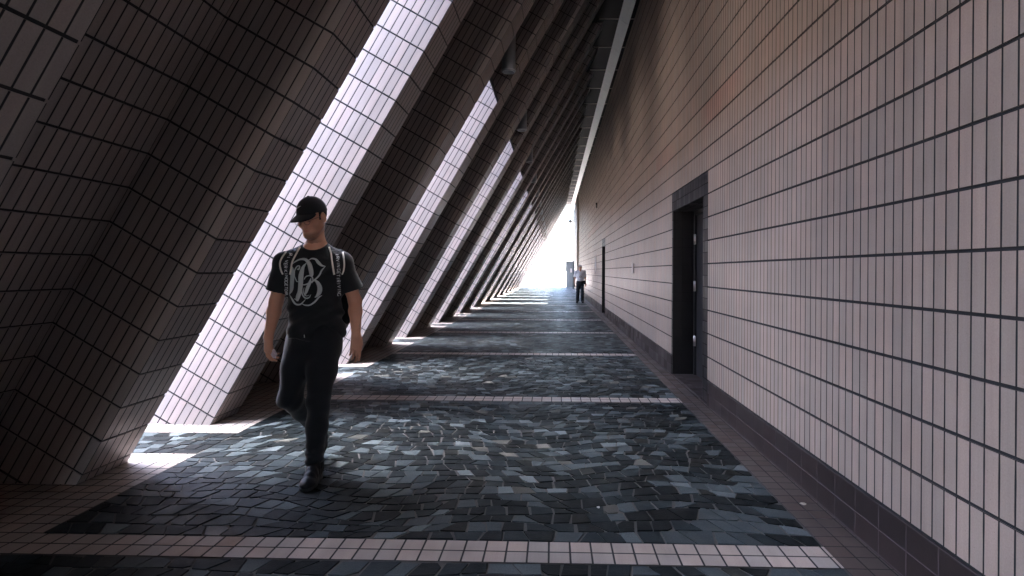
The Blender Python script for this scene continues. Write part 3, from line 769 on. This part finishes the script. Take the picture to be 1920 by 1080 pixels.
def shirt_sdf(P):
    tor = [(-1.525, 3.50, .885), (-1.525, 3.495, .98), (-1.525, 3.48, 1.12), (-1.525, 3.475, 1.27), (-1.525, 3.485, 1.37), (-1.525, 3.49, 1.425)]
    d = ecyl(P, tor, (.176, .168, .160, .168, .145, .080), (.120, .116, .115, .116, .098, .070), SD)
    d = smin(d, capsule(P, sR, sL, .060, .060), .05); nb_ = V3(-1.522, 3.49, 1.435)
    d = smin(d, smin(capsule(P, nb_, sR, .062, .058), capsule(P, nb_, sL, .062, .058), .03), .03)
    for s, e in ((sR, eR), (sL, eL)):
        a = s; b = s+(e-s)*.73; dd = (b-a)/np.linalg.norm(b-a)
        c = capsule(P, a, b+dd*.06, .060, .082); cut = (P-b)@dd; c = smax(c, cut, .006); c = smax(c, -(capsule(P, b-dd*.03, b+dd*.3, .060, .074)), .004)
        d = smin(d, c, .03)
    z = P[:, 2]
    d = d+.0055*np.sin(z*44+P[:, 0]*30+2.4*np.sin(P[:, 0]*13+z*5))*np.clip((1.3-z)/.25, .12, 1)*(.5+.5*np.sin(P[:, 0]*21+z*11+1))+.004*np.sin(z*85-P[:, 0]*50)*np.exp(-((z-1.0)/.09)**2)+.005*np.sin(P[:, 0]*48+2.2*np.sin(z*8))*np.clip((1.05-z)/.15, 0, 1)
    d = smax(d, .865+.012*np.sin(P[:, 0]*30)-z, .008)
    neck = ell(P, (-1.522, 3.455, 1.497), (.078, .088, .075)); d = smax(d, -neck, .008)
    return d
m_blk = cloth_mat('black_cotton', (.010, .012, .014), sheen=.25); m_trs = cloth_mat('black_jersey', (.007, .009, .012), .8, .002, 22, sheen=.2)
shirt = nets('t_shirt', shirt_sdf, (-1.96, 3.26, .84), (-1.10, 3.74, 1.52), .006, m_blk, man)
def leg_tr(P, h_, k, a, w_):
    d = chain(P, [h_, h_*.5+k*.5, k, k*.6+a*.4, a], [.098, .086, .070, .060, .052], .03)
    t = np.clip(((P-k)@(a-k))/((a-k)@(a-k)), 0, 1.2); dd = (a-k)/np.linalg.norm(a-k)
    d = d+np.sin(((P-a)@dd)*120+P[:, 0]*20)*.006*np.clip((t-.62)/.3, 0, 1)+.004*np.sin((P-k)@dd*60+P[:, 0]*30)*np.exp(-(((P-k)@dd)/.09)**2)+.003*np.sin(P[:, 0]*40+P[:, 2]*14)
    return smax(d, (P-a)@dd-w_, .008)
def trouser_sdf(P):
    d = ecyl(P, [(-1.525, 3.495, .80), (-1.525, 3.495, .90), (-1.525, 3.49, 1.0)], (.160, .156, .145), (.112, .108, .102), SD)
    d = smin(d, leg_tr(P, hipR, kR, aR, .045), .045); d = smin(d, leg_tr(P, hipL, kL, aL, .052), .035)
    return smax(d, P[:, 2]-1.0, .01)
nets('trousers', trouser_sdf, (-1.80, 3.20, .05), (-1.28, 3.90, 1.03), .007, m_trs, man)
m_shoe = cloth_mat('black_shoe', (.007, .008, .010), .5, .001, 60); m_sole = plain('shoe_sole', (.012, .012, .013), .6)
def shoe(name, heel, toe, up3, parent, tilt=0):
    heel, toe = V3(*heel), V3(*toe); f = toe-heel; L = np.linalg.norm(f); f = f/L; s = np.cross(f, V3(0, 0, 1)); s /= np.linalg.norm(s); u = np.cross(s, f)
    Mx = np.array([s, f, u]).T
    def sd(P):
        q = (P-heel)@Mx
        d = ell(q, (0, L*.28, .045), (.040, L*.36, .050)); d = smin(d, ell(q, (.004, L*.74, .030), (.047, L*.30, .036)), .04)
        d = smin(d, ell(q, (0, L*.19, .095), (.044, .052, .055)), .03); d = smin(d, capsule(q, (0, L*.17, .08), (0, L*.13, .13), .040, .038), .02); d = smin(d, capsule(q, (0, L*.26, .105), (0, L*.60, .060), .042, .034), .02)
        d = d+.0018*np.sin(q[:, 1]*160)*(q[:, 1] > L*.38)*(q[:, 1] < L*.68)*(q[:, 2] > .05)
        return smax(d, .014-q[:, 2], .004)
    def so_(P):
        q = (P-heel)@Mx; Q = q.copy(); Q[:, 2] = 0
        d = smin(ell(Q, (0, L*.27, 0), (.042, L*.36, .3)), ell(Q, (.004, L*.73, 0), (.049, L*.31, .3)), .03)
        return smax(smax(d, q[:, 2]-.022, .003), -q[:, 2], .003)
    lo = np.minimum(heel, toe)-.09; hi = np.maximum(heel, toe)+.14
    o = nets(name, sd, lo, hi, .005, m_shoe, parent); p = nets('sole', so_, lo, hi, .005, m_sole, None); p.parent = o; p.matrix_parent_inverse = Matrix.Translation(-parent.location) if False else Matrix()
    return o
shoe('shoe', (-1.487, 3.445, .0), (-1.452, 3.185, .0), 0, man)
shoe('shoe', (-1.612, 3.815, .095), (-1.585, 3.60, .006), 0, man)
# cap
m_cap = cloth_mat('black_cap_cloth', (.009, .010, .012), .8, .0006, 60, sheen=.2)
def LQ(P, o=Hn, M3=HM, s=HS): return (P-o)@M3/s
def cap_sdf(P):
    q = LQ(P)
    d = ell(q, (0, -.016, .042), (.0865, .106, .098)); d = d+.0006*np.cos(6*np.arctan2(q[:, 0], q[:, 1]+.016))*0
    cut = .036+.10*np.clip(-q[:, 1]-.02, 0, 1)*0-q[:, 2]-.012*np.clip((-q[:, 1])/.1, -1, 1)
    d = smax(d, cut, .004); d = smax(d, -ell(q, (0, -.016, .036), (.081, .1, .092)), .003)
    # curved peak
    X_, Y_ = q[:, 0], q[:, 1]
    zc = .046-.30*(Y_-.07)-6.5*X_**2*.55
    pk = np.abs(q[:, 2]-zc)-.0042
    foot = ((X_/.078)**2+((Y_-.070)/.098)**2)**.5-1; foot = foot*.078
    pk = smax(smax(pk*.85, foot, .004), .045-Y_, .004)
    d = smin(d, pk, .006)
    return smin(d, ell(q, (0, -.016, .141), (.008, .008, .004)), .003)*HS
hb = Hn
cap = nets('cap', cap_sdf, hb-.26, hb+.26, .0035, m_cap, man)
# peak emblem: the white tick on the front panel
hr, hf, hu = Vector(HM[:, 0]), Vector(HM[:, 1]), Vector(HM[:, 2])
m_mark = plain('white_thread', (.85, .9, .9), .7)
em_o = Vector(Hn)+hu*.088*HS
dirn = (hf*.92-hr*.38).normalized(); er = hu.cross(dirn).normalized()*-1
if er.x < 0: er = -er
tick = [(-.019, .007, .003), (-.020, .001, .0065), (-.016, -.0035, .0095), (-.008, -.0025, .0085), (.006, .003, .0055), (.024, .010, .0010)]
ribbons('emblem', [smooth_line(tick, 5)], cap, em_o, er, hu, dirn, m_mark, man, .0008, .0008, .002)
# hair under the cap, near the ears and nape
def hair_sdf(P):
    q = LQ(P); d = head_sdf(P, Hn, HM, HS)-.004
    return smax(smax(d, q[:, 1]-.018, .004), smax(-.012-q[:, 2]-.35*np.clip(-q[:, 1], 0, .1), q[:, 2]-.05, .004), .006)
def hair2(P):
    q = LQ(P); d = hair_sdf(P); ear = ell(np.stack([np.abs(q[:, 0]), q[:, 1], q[:, 2]], 1), (.082, -.012, -.002), (.018, .026, .036))
    return smax(d, -ear*HS, .004)
nets('hair', hair2, hb-.13, hb+.13, .004, cloth_mat('black_hair', (.012, .010, .009), .6, .002, 200), man)
# glasses
m_rim = plain('dark_glasses_rim', (.03, .02, .018), .3)
g_ = MB(); HL = lambda x, y, z: tuple(Vector(Hn)+Vector(HM@V3(x, y, z))*HS)
for s in (-1, 1):
    ring = [HL(s*.0335+.0215*math.cos(a), .1015-.10*abs(.0335*s+.0215*math.cos(a)-0)*.45, -.002+.0165*math.sin(a)) for a in [2*math.pi*i/20 for i in range(20)]]
    for i in range(20): g_.tube(ring[i], ring[(i+1) % 20], .0013, n=6, cap=False)
    g_.tube(HL(s*.054, .094, .006), HL(s*.081, -.005, .012), .0013, n=6)
g_.tube(HL(-.011, .104, .002), HL(.011, .104, .002), .0013, n=6)
go = g_.build('glasses', m_rim, man); go.matrix_parent_inverse = Matrix.Translation(-man.location)
# print on the chest: interlaced ornamental monogram
FW = Vector((.27, -.962, 0)).normalized(); RT = Vector((.962, .27, 0)).normalized()
def Z(x, y, w_): return ((x-405)/5.4*.00332, -(y-465)/5.4*.00332, w_/5.4*.0041)   # artwork units to metres
art = [
 [(246, 296, 3), (262, 330, 22), (268, 400, 34), (262, 480, 34), (255, 545, 30), (232, 592, 3)],
 [(232, 590, 3), (262, 640, 14), (300, 688, 14), (345, 690, 12), (378, 662, 8), (398, 638, 3)],
 [(246, 298, 4), (290, 262, 10), (340, 236, 14), (392, 238, 22), (428, 278, 32), (448, 340, 36), (456, 392, 30), (452, 410, 12)],
 [(422, 246, 3), (452, 228, 10), (490, 236, 16), (516, 268, 24), (546, 296, 16), (584, 306, 3)],
 [(582, 306, 3), (548, 350, 12), (532, 392, 12), (500, 430, 12), (452, 470, 10), (424, 496, 3)],
 [(404, 272, 4), (372, 320, 26), (356, 400, 40), (352, 480, 38), (342, 560, 34), (322, 620, 34), (318, 658, 14)],
 [(318, 655, 10), (302, 640, 10), (284, 634, 4)],
 [(478, 440, 8), (512, 470, 26), (532, 520, 36), (528, 570, 34), (506, 606, 18), (486, 620, 6)],
 [(554, 600, 3), (524, 620, 12), (486, 664, 14), (440, 696, 12), (396, 698, 10), (364, 684, 4)],
 [(300, 440, 4), (290, 390, 8), (292, 340, 9), (316, 306, 10), (338, 306, 8), (330, 336, 14), (310, 334, 4)],
 [(300, 420, 5), (312, 456, 9), (330, 462, 4)],
 [(386, 440, 5), (402, 412, 9), (434, 400, 10), (462, 414, 10), (470, 446, 9), (460, 474, 6)],
 [(356, 490, 4), (392, 492, 9), (430, 474, 9), (446, 448, 5)],
 [(452, 424, 4), (440, 470, 22), (420, 520, 26), (404, 566, 22), (388, 602, 6)],
 [(372, 470, 4), (362, 530, 9), (368, 590, 10), (396, 626, 11), (430, 622, 10), (450, 592, 4)],
 [(386, 520, 3), (380, 570, 6), (402, 604, 7), (436, 596, 3)]]
m_print = plain('grey_print', (.48, .53, .53), .75); 
ribbons('monogram_print', [smooth_line([Z(*p) for p in st], 6) for st in art], shirt, tuple(Vector((-1.525, 3.48, 1.228))-RT*.036), RT, (0, 0, 1), FW, m_print, man, .0012, .0006, .004)
ribbons('drawstring', [[(0, 0, .004), (.001, -.018, .004)]], shirt, tuple(Vector((-1.525, 3.48, .90))-RT*.05), RT, (0, 0, 1), FW, m_mark, man, .002, .002)

# backpack: worn, so a thing of its own
bag = empty('backpack', (-1.52, 3.66, 1.05)); tag(bag, 'black backpack with light-edged lettered shoulder straps on the walking man', 'backpack')
BI = Matrix.Translation((1.52, -3.66, -1.05))
def bag_sdf(P):
    q = P-V3(-1.52, 3.675, 1.16); q = np.stack([q@SD, q@V3(-SD[1], SD[0], 0), q[:, 2]], 1)
    b = np.abs(q)-V3(.125, .055, .19); d = np.linalg.norm(np.maximum(b, 0), axis=1)+np.minimum(b.max(1), 0)-.03
    b = np.abs(q-V3(0, .07, -.06))-V3(.10, .02, .10); e = np.linalg.norm(np.maximum(b, 0), axis=1)+np.minimum(b.max(1), 0)-.02
    return smin(d, e, .01)
m_bag = cloth_mat('black_nylon', (.014, .015, .017), .55, .001, 50)
nets('bag', bag_sdf, (-1.72, 3.55, .90), (-1.30, 3.86, 1.42), .01, m_bag, bag)
m_pipe = plain('light_strap_edge', (.78, .76, .68), .7); m_letter = plain('strap_lettering', (.8, .85, .86), .7)
def strap(sgn, base, tip_z, lower_z):
    """two runs over the shoulder and down the chest; u measured on the chest plane"""
    o = Vector((-1.525, 3.48, 0)); 
    top, mid = base
    main = smooth_line([(top, 1.45, .066), (top+sgn*.016, 1.41, .070), (mid, 1.35, .070), (mid+sgn*.002, 1.30, .058), (mid-sgn*.002, tip_z, .034)], 5)
    st = ribbons('shoulder_strap', [main], shirt, o, RT, (0, 0, 1), FW, m_bag, None, .006, .008)
    web = smooth_line([(mid-sgn*.002, tip_z+.01, .022), (mid+sgn*.004, (tip_z+lower_z)/2, .021), (mid+sgn*.002, lower_z, .021)], 5)
    wbb = ribbons('webbing', [web], shirt, o, RT, (0, 0, 1), FW, m_bag, None, .005, .003)
    # the strap wraps over the shoulder to the bag
    mb = MB(); A = Vector((-1.525, 0, 0))+RT*top; prof = [(3.425, 1.395), (3.455, 1.426), (3.50, 1.438), (3.55, 1.418), (3.60, 1.37)]
    for i in range(len(prof)-1):
        for dz, rv in ((0, 0), (.009, 1)):
            q = []
            for (y, z), s in ((prof[i], -1), (prof[i], 1), (prof[i+1], 1), (prof[i+1], -1)):
                q.append((A.x+s*.032, y+.27*(top+s*.03), z+dz-.01))
            mb.poly(q if rv else q[::-1], sm=False)
    over = mb.build('strap_top', m_bag, None)
    e1 = ribbons('edge_piping', [[(x-.5*w_, y, .009) for x, y, w_ in main[:-2]], [(x+.5*w_, y, .009) for x, y, w_ in main[:-2]]], shirt, o, RT, (0, 0, 1), FW, m_pipe, None, .012, .004)
    # block lettering running down the strap (blurred capitals in the photo)
    L = []; rr_ = random.Random(5+sgn); zc = 1.405
    glyphs = {'K': [(0, 0, 0, 1), (0, .5, 1, 1), (0, .5, 1, 0)], 'I': [(.5, 0, .5, 1)], 'N': [(0, 0, 0, 1), (0, 1, 1, 0), (1, 0, 1, 1)], 'O': [(0, 0, 0, 1), (0, 1, 1, 1), (1, 1, 1, 0), (1, 0, 0, 0)], 'R': [(0, 0, 0, 1), (0, 1, 1, 1), (1, 1, 1, .5), (1, .5, 0, .5), (.3, .5, 1, 0)], 'G': [(1, 1, 0, 1), (0, 1, 0, 0), (0, 0, 1, 0), (1, 0, 1, .5)], 'V': [(0, 1, .5, 0), (.5, 0, 1, 1)], 'E': [(1, 1, 0, 1), (0, 1, 0, 0), (0, 0, 1, 0), (0, .5, .8, .5)], 'D': [(0, 0, 0, 1), (0, 1, .8, .9), (.8, .9, .8, .1), (.8, .1, 0, 0)], 'A': [(0, 0, .5, 1), (.5, 1, 1, 0), (.2, .4, .8, .4)], 'T': [(0, 1, 1, 1), (.5, 0, .5, 1)]}
    txt = 'RIVERKINOGETDRIVINO' if sgn < 0 else 'IRVINGETIRIVINGOREA'
    xm = lambda z: np.interp(z, [p[1] for p in (main+web)[::-1]], [p[0] for p in (main+web)[::-1]]) if False else min(main+web, key=lambda p: abs(p[1]-z))[0]
    for i, ch in enumerate(txt):
        if zc < lower_z+.02: break
        hgt, wid = .0125, .017
        for (a, b, c, d_) in glyphs.get(ch, []):
            # letters read down the strap, so they lie on their side
            p = lambda u, v: (xm(zc)-wid/2+v*wid, zc-u*hgt)
            (x0, y0_), (x1, y1_) = p(a, b), p(c, d_); L.append([(x0, y0_, .0028), (x1, y1_, .0028)])
        zc -= .0175
        if rr_.random() < .12: zc -= .008
    le = ribbons('lettering', L, shirt, o, RT, (0, 0, 1), FW, m_letter, None, .0155, .0006, .004)
    for x in (st, wbb, over):
        if x: x.parent = bag; x.matrix_parent_inverse = BI
    for x in (e1, le):
        if x: x.parent = st
strap(-1, (-.118, -.158), 1.262, 1.11)
strap(1, (.122, .148), 1.262, 1.12)
# crumpled tissue in his right hand
def tissue(P):
    c = wR+V3(.046, -.020, -.104); d = ell(P, c, (.013, .015, .028)); return d+.004*np.sin(P[:, 0]*260+P[:, 2]*190)+.003*np.sin(P[:, 1]*310)
ti = nets('paper_tissue', tissue, wR+V3(-.05, -.1, -.15), wR+V3(.09, .05, -.02), .003, plain('tissue_paper', (.7, .6, .66), .8)); tag(ti, 'crumpled pale tissue held in the walking man\'s hand', 'tissue')

# ---------------- the guard, far down the passage by the right wall
gd = empty('person', (1.09, 23.0, 0)); tag(gd, 'distant guard in white uniform shirt and dark trousers walking beside the right wall', 'person')
GS = .91   # overall scale of a 1.72 m figure
def GP(x, y, z): return V3(1.09+x*GS, 23.0+y*GS, z*GS)
gH = GP(0, -.03, 1.60); gM = head_frame(R(-4), R(6)); 
gs = [(GP(-.19, 0, 1.40), GP(-.235, .03, 1.12), GP(-.25, -.05, .88)), (GP(.19, 0, 1.40), GP(.235, .02, 1.12), GP(.25, .02, .88))]
gl = [(GP(-.09, 0, .88), GP(-.10, -.06, .48), GP(-.12, .02, .10)), (GP(.09, 0, .88), GP(.10, -.10, .48), GP(.10, -.16, .09))]
gt = [tuple(GP(0, .0, z)) for z in (.86, .98, 1.12, 1.27, 1.38, 1.44)]
def gbody(P):
    d = ecyl(P, gt, [v*GS for v in (.155, .15, .155, .165, .14, .07)], [v*GS for v in (.11, .12, .12, .11, .09, .06)], V3(1, 0, 0))
    d = smin(d, capsule(P, gs[0][0], gs[1][0], .058*GS), .05); d = smin(d, capsule(P, GP(0, .01, 1.42), gH+gM@V3(0, -.02, -.03), .058*GS), .03)
    for (s, e, w_), sg in zip(gs, (1, -1)):
        d = smin(d, chain(P, [s, e, w_], [.052*GS, .040*GS, .027*GS]), .03); d = smin(d, hand_sdf(P, w_, (0, -.05, -1), (-.5*-sg, .7, 0), sg, (.6, .65, .7, .75), .5), .014)
    for s, k, a in gl: d = smin(d, chain(P, [s, k, a], [.085*GS, .055*GS, .036*GS]), .04)
    return smin(d, head_sdf(P, gH, gM, GS), .016)
nets('body', gbody, (.72, 22.7, 0), (1.46, 23.3, 1.62), .007, m_skin, gd, lambda V_: skin_col(V_, gH, gM, (.50, .30, .22), LP, GS))
def gshirt(P):
    tt = [tuple(GP(0, 0, z)) for z in (.96, 1.05, 1.15, 1.27, 1.38, 1.44)]
    d = ecyl(P, tt, [v*GS for v in (.162, .178, .182, .186, .155, .08)], [v*GS for v in (.135, .148, .145, .13, .10, .068)], V3(1, 0, 0)); d = smin(d, capsule(P, gs[0][0], gs[1][0], .068*GS), .05)
    for s, e, w_ in gs:
        b = s+(e-s)*.85; dd = (b-s)/np.linalg.norm(b-s); c = smax(capsule(P, s, b+dd*.05, .066*GS, .08*GS), (P-b)@dd, .006); d = smin(d, c, .03)
    d = d+.004*np.sin(P[:, 2]*45+P[:, 0]*25)*np.clip((1.2-P[:, 2])/.2, 0, 1)
    d = smax(d, .975*GS-P[:, 2], .008); return smax(d, -ell(P, GP(0, -.05, 1.50), (.06, .075, .07)), .006)
gsh = nets('shirt', gshirt, (.72, 22.7, .85), (1.46, 23.3, 1.40), .008, cloth_mat('white_uniform_cotton', (.66, .68, .74), .8), gd)
def gtr(P):
    d = ecyl(P, [tuple(GP(0, 0, z)) for z in (.82, .90, .985)], [v*GS for v in (.165, .165, .160)], [v*GS for v in (.125, .128, .134)], V3(1, 0, 0))
    for s, k, a in gl:
        c = chain(P, [s, k, a-V3(0, 0, .04)], [.098*GS, .080*GS, .072*GS]); c = c+.004*np.sin(P[:, 2]*50+P[:, 0]*30); d = smin(d, c, .03)
    return smax(smax(d, P[:, 2]-.985*GS, .006), .05-P[:, 2], .006)
nets('trousers', gtr, (.80, 22.6, .03), (1.40, 23.35, .95), .009, cloth_mat('navy_trousers', (.018, .024, .032), .8, .002, 20), gd)
shoe('shoe', GP(-.12, .07, .0), GP(-.15, -.18, .0), 0, gd); shoe('shoe', GP(.10, -.10, .0), GP(.12, -.36, .0), 0, gd)
def ghair(P): 
    q = (P-gH)@gM/GS; d = head_sdf(P, gH, gM, GS)-.005; return smax(smax(d, .045-q[:, 2]-.9*np.clip(.05-q[:, 1], 0, .06), .006), -(.5-q[:, 1]), .004)
nets('hair', ghair, gH-.14, gH+.16, .006, cloth_mat('grey_hair', (.30, .30, .30), .7, .003, 150), gd)
GI = Matrix.Translation(-gd.location)
for s in (-1, 1):
    b = MB(); c = GP(s*.165, .0, 1.468); b.box(tuple(c-V3(.05, .025, .004)), tuple(c+V3(.05, .025, .006))); o = b.build('epaulette', m_black, gd, bevel=.004); o.matrix_parent_inverse = GI@Matrix()
b = MB(); c = GP(.0, -.168, 1.18); b.box(tuple(c-V3(.045, .004, .032)), tuple(c+V3(.045, .004, .032))); o = b.build('badge_holder', m_black, gd, bevel=.004); o.matrix_parent_inverse = GI
b2 = MB(); b2.box(tuple(c+V3(-.032, -.008, -.018)), tuple(c+V3(.028, -.0045, .016))); p = b2.build('badge_card', m_white, None); p.parent = o
b = MB(); b.tube(GP(-.055, -.115, 1.43), GP(-.004, -.172, 1.22), .0035, n=6); b.tube(GP(.055, -.115, 1.43), GP(.004, -.172, 1.22), .0035, n=6); o = b.build('lanyard', m_black, gd); o.matrix_parent_inverse = GI
def belt(P): return smax(smax(gtr(P)-.006, P[:, 2]-.99*GS, .002), .955*GS-P[:, 2], .002)
def pouch(P):
    q = np.abs(P-GP(.19, -.03, .92))-V3(.045, .045, .060); d = np.linalg.norm(np.maximum(q, 0), axis=1)+np.minimum(q.max(1), 0)-.016
    return d
nets('belt', lambda P: smax(smax(ecyl(P, [tuple(GP(0, 0, z)) for z in (.90, 1.02)], [.166*GS]*2, [.140*GS]*2, V3(1, 0, 0)), P[:, 2]-.992*GS, .002), .955*GS-P[:, 2], .002), (.85, 22.8, .83), (1.35, 23.2, .95), .007, m_black, gd)
po = nets('belt_pouch', pouch, (1.18, 22.85, .70), (1.38, 23.1, .95), .008, m_bag); tag(po, 'dark pouch on the distant guard\'s belt', 'pouch')
b = MB(); c = gs[0][2]+V3(.0, -.03, -.09); b.box(tuple(c-V3(.022, .018, .055)), tuple(c+V3(.022, .018, .055))); b.tube(c+V3(.01, 0, .05), c+V3(.01, 0, .12), .006, n=8); o = b.build('walkie_talkie', m_black, bevel=.005); tag(o, 'black radio handset in the distant guard\'s hand', 'radio')
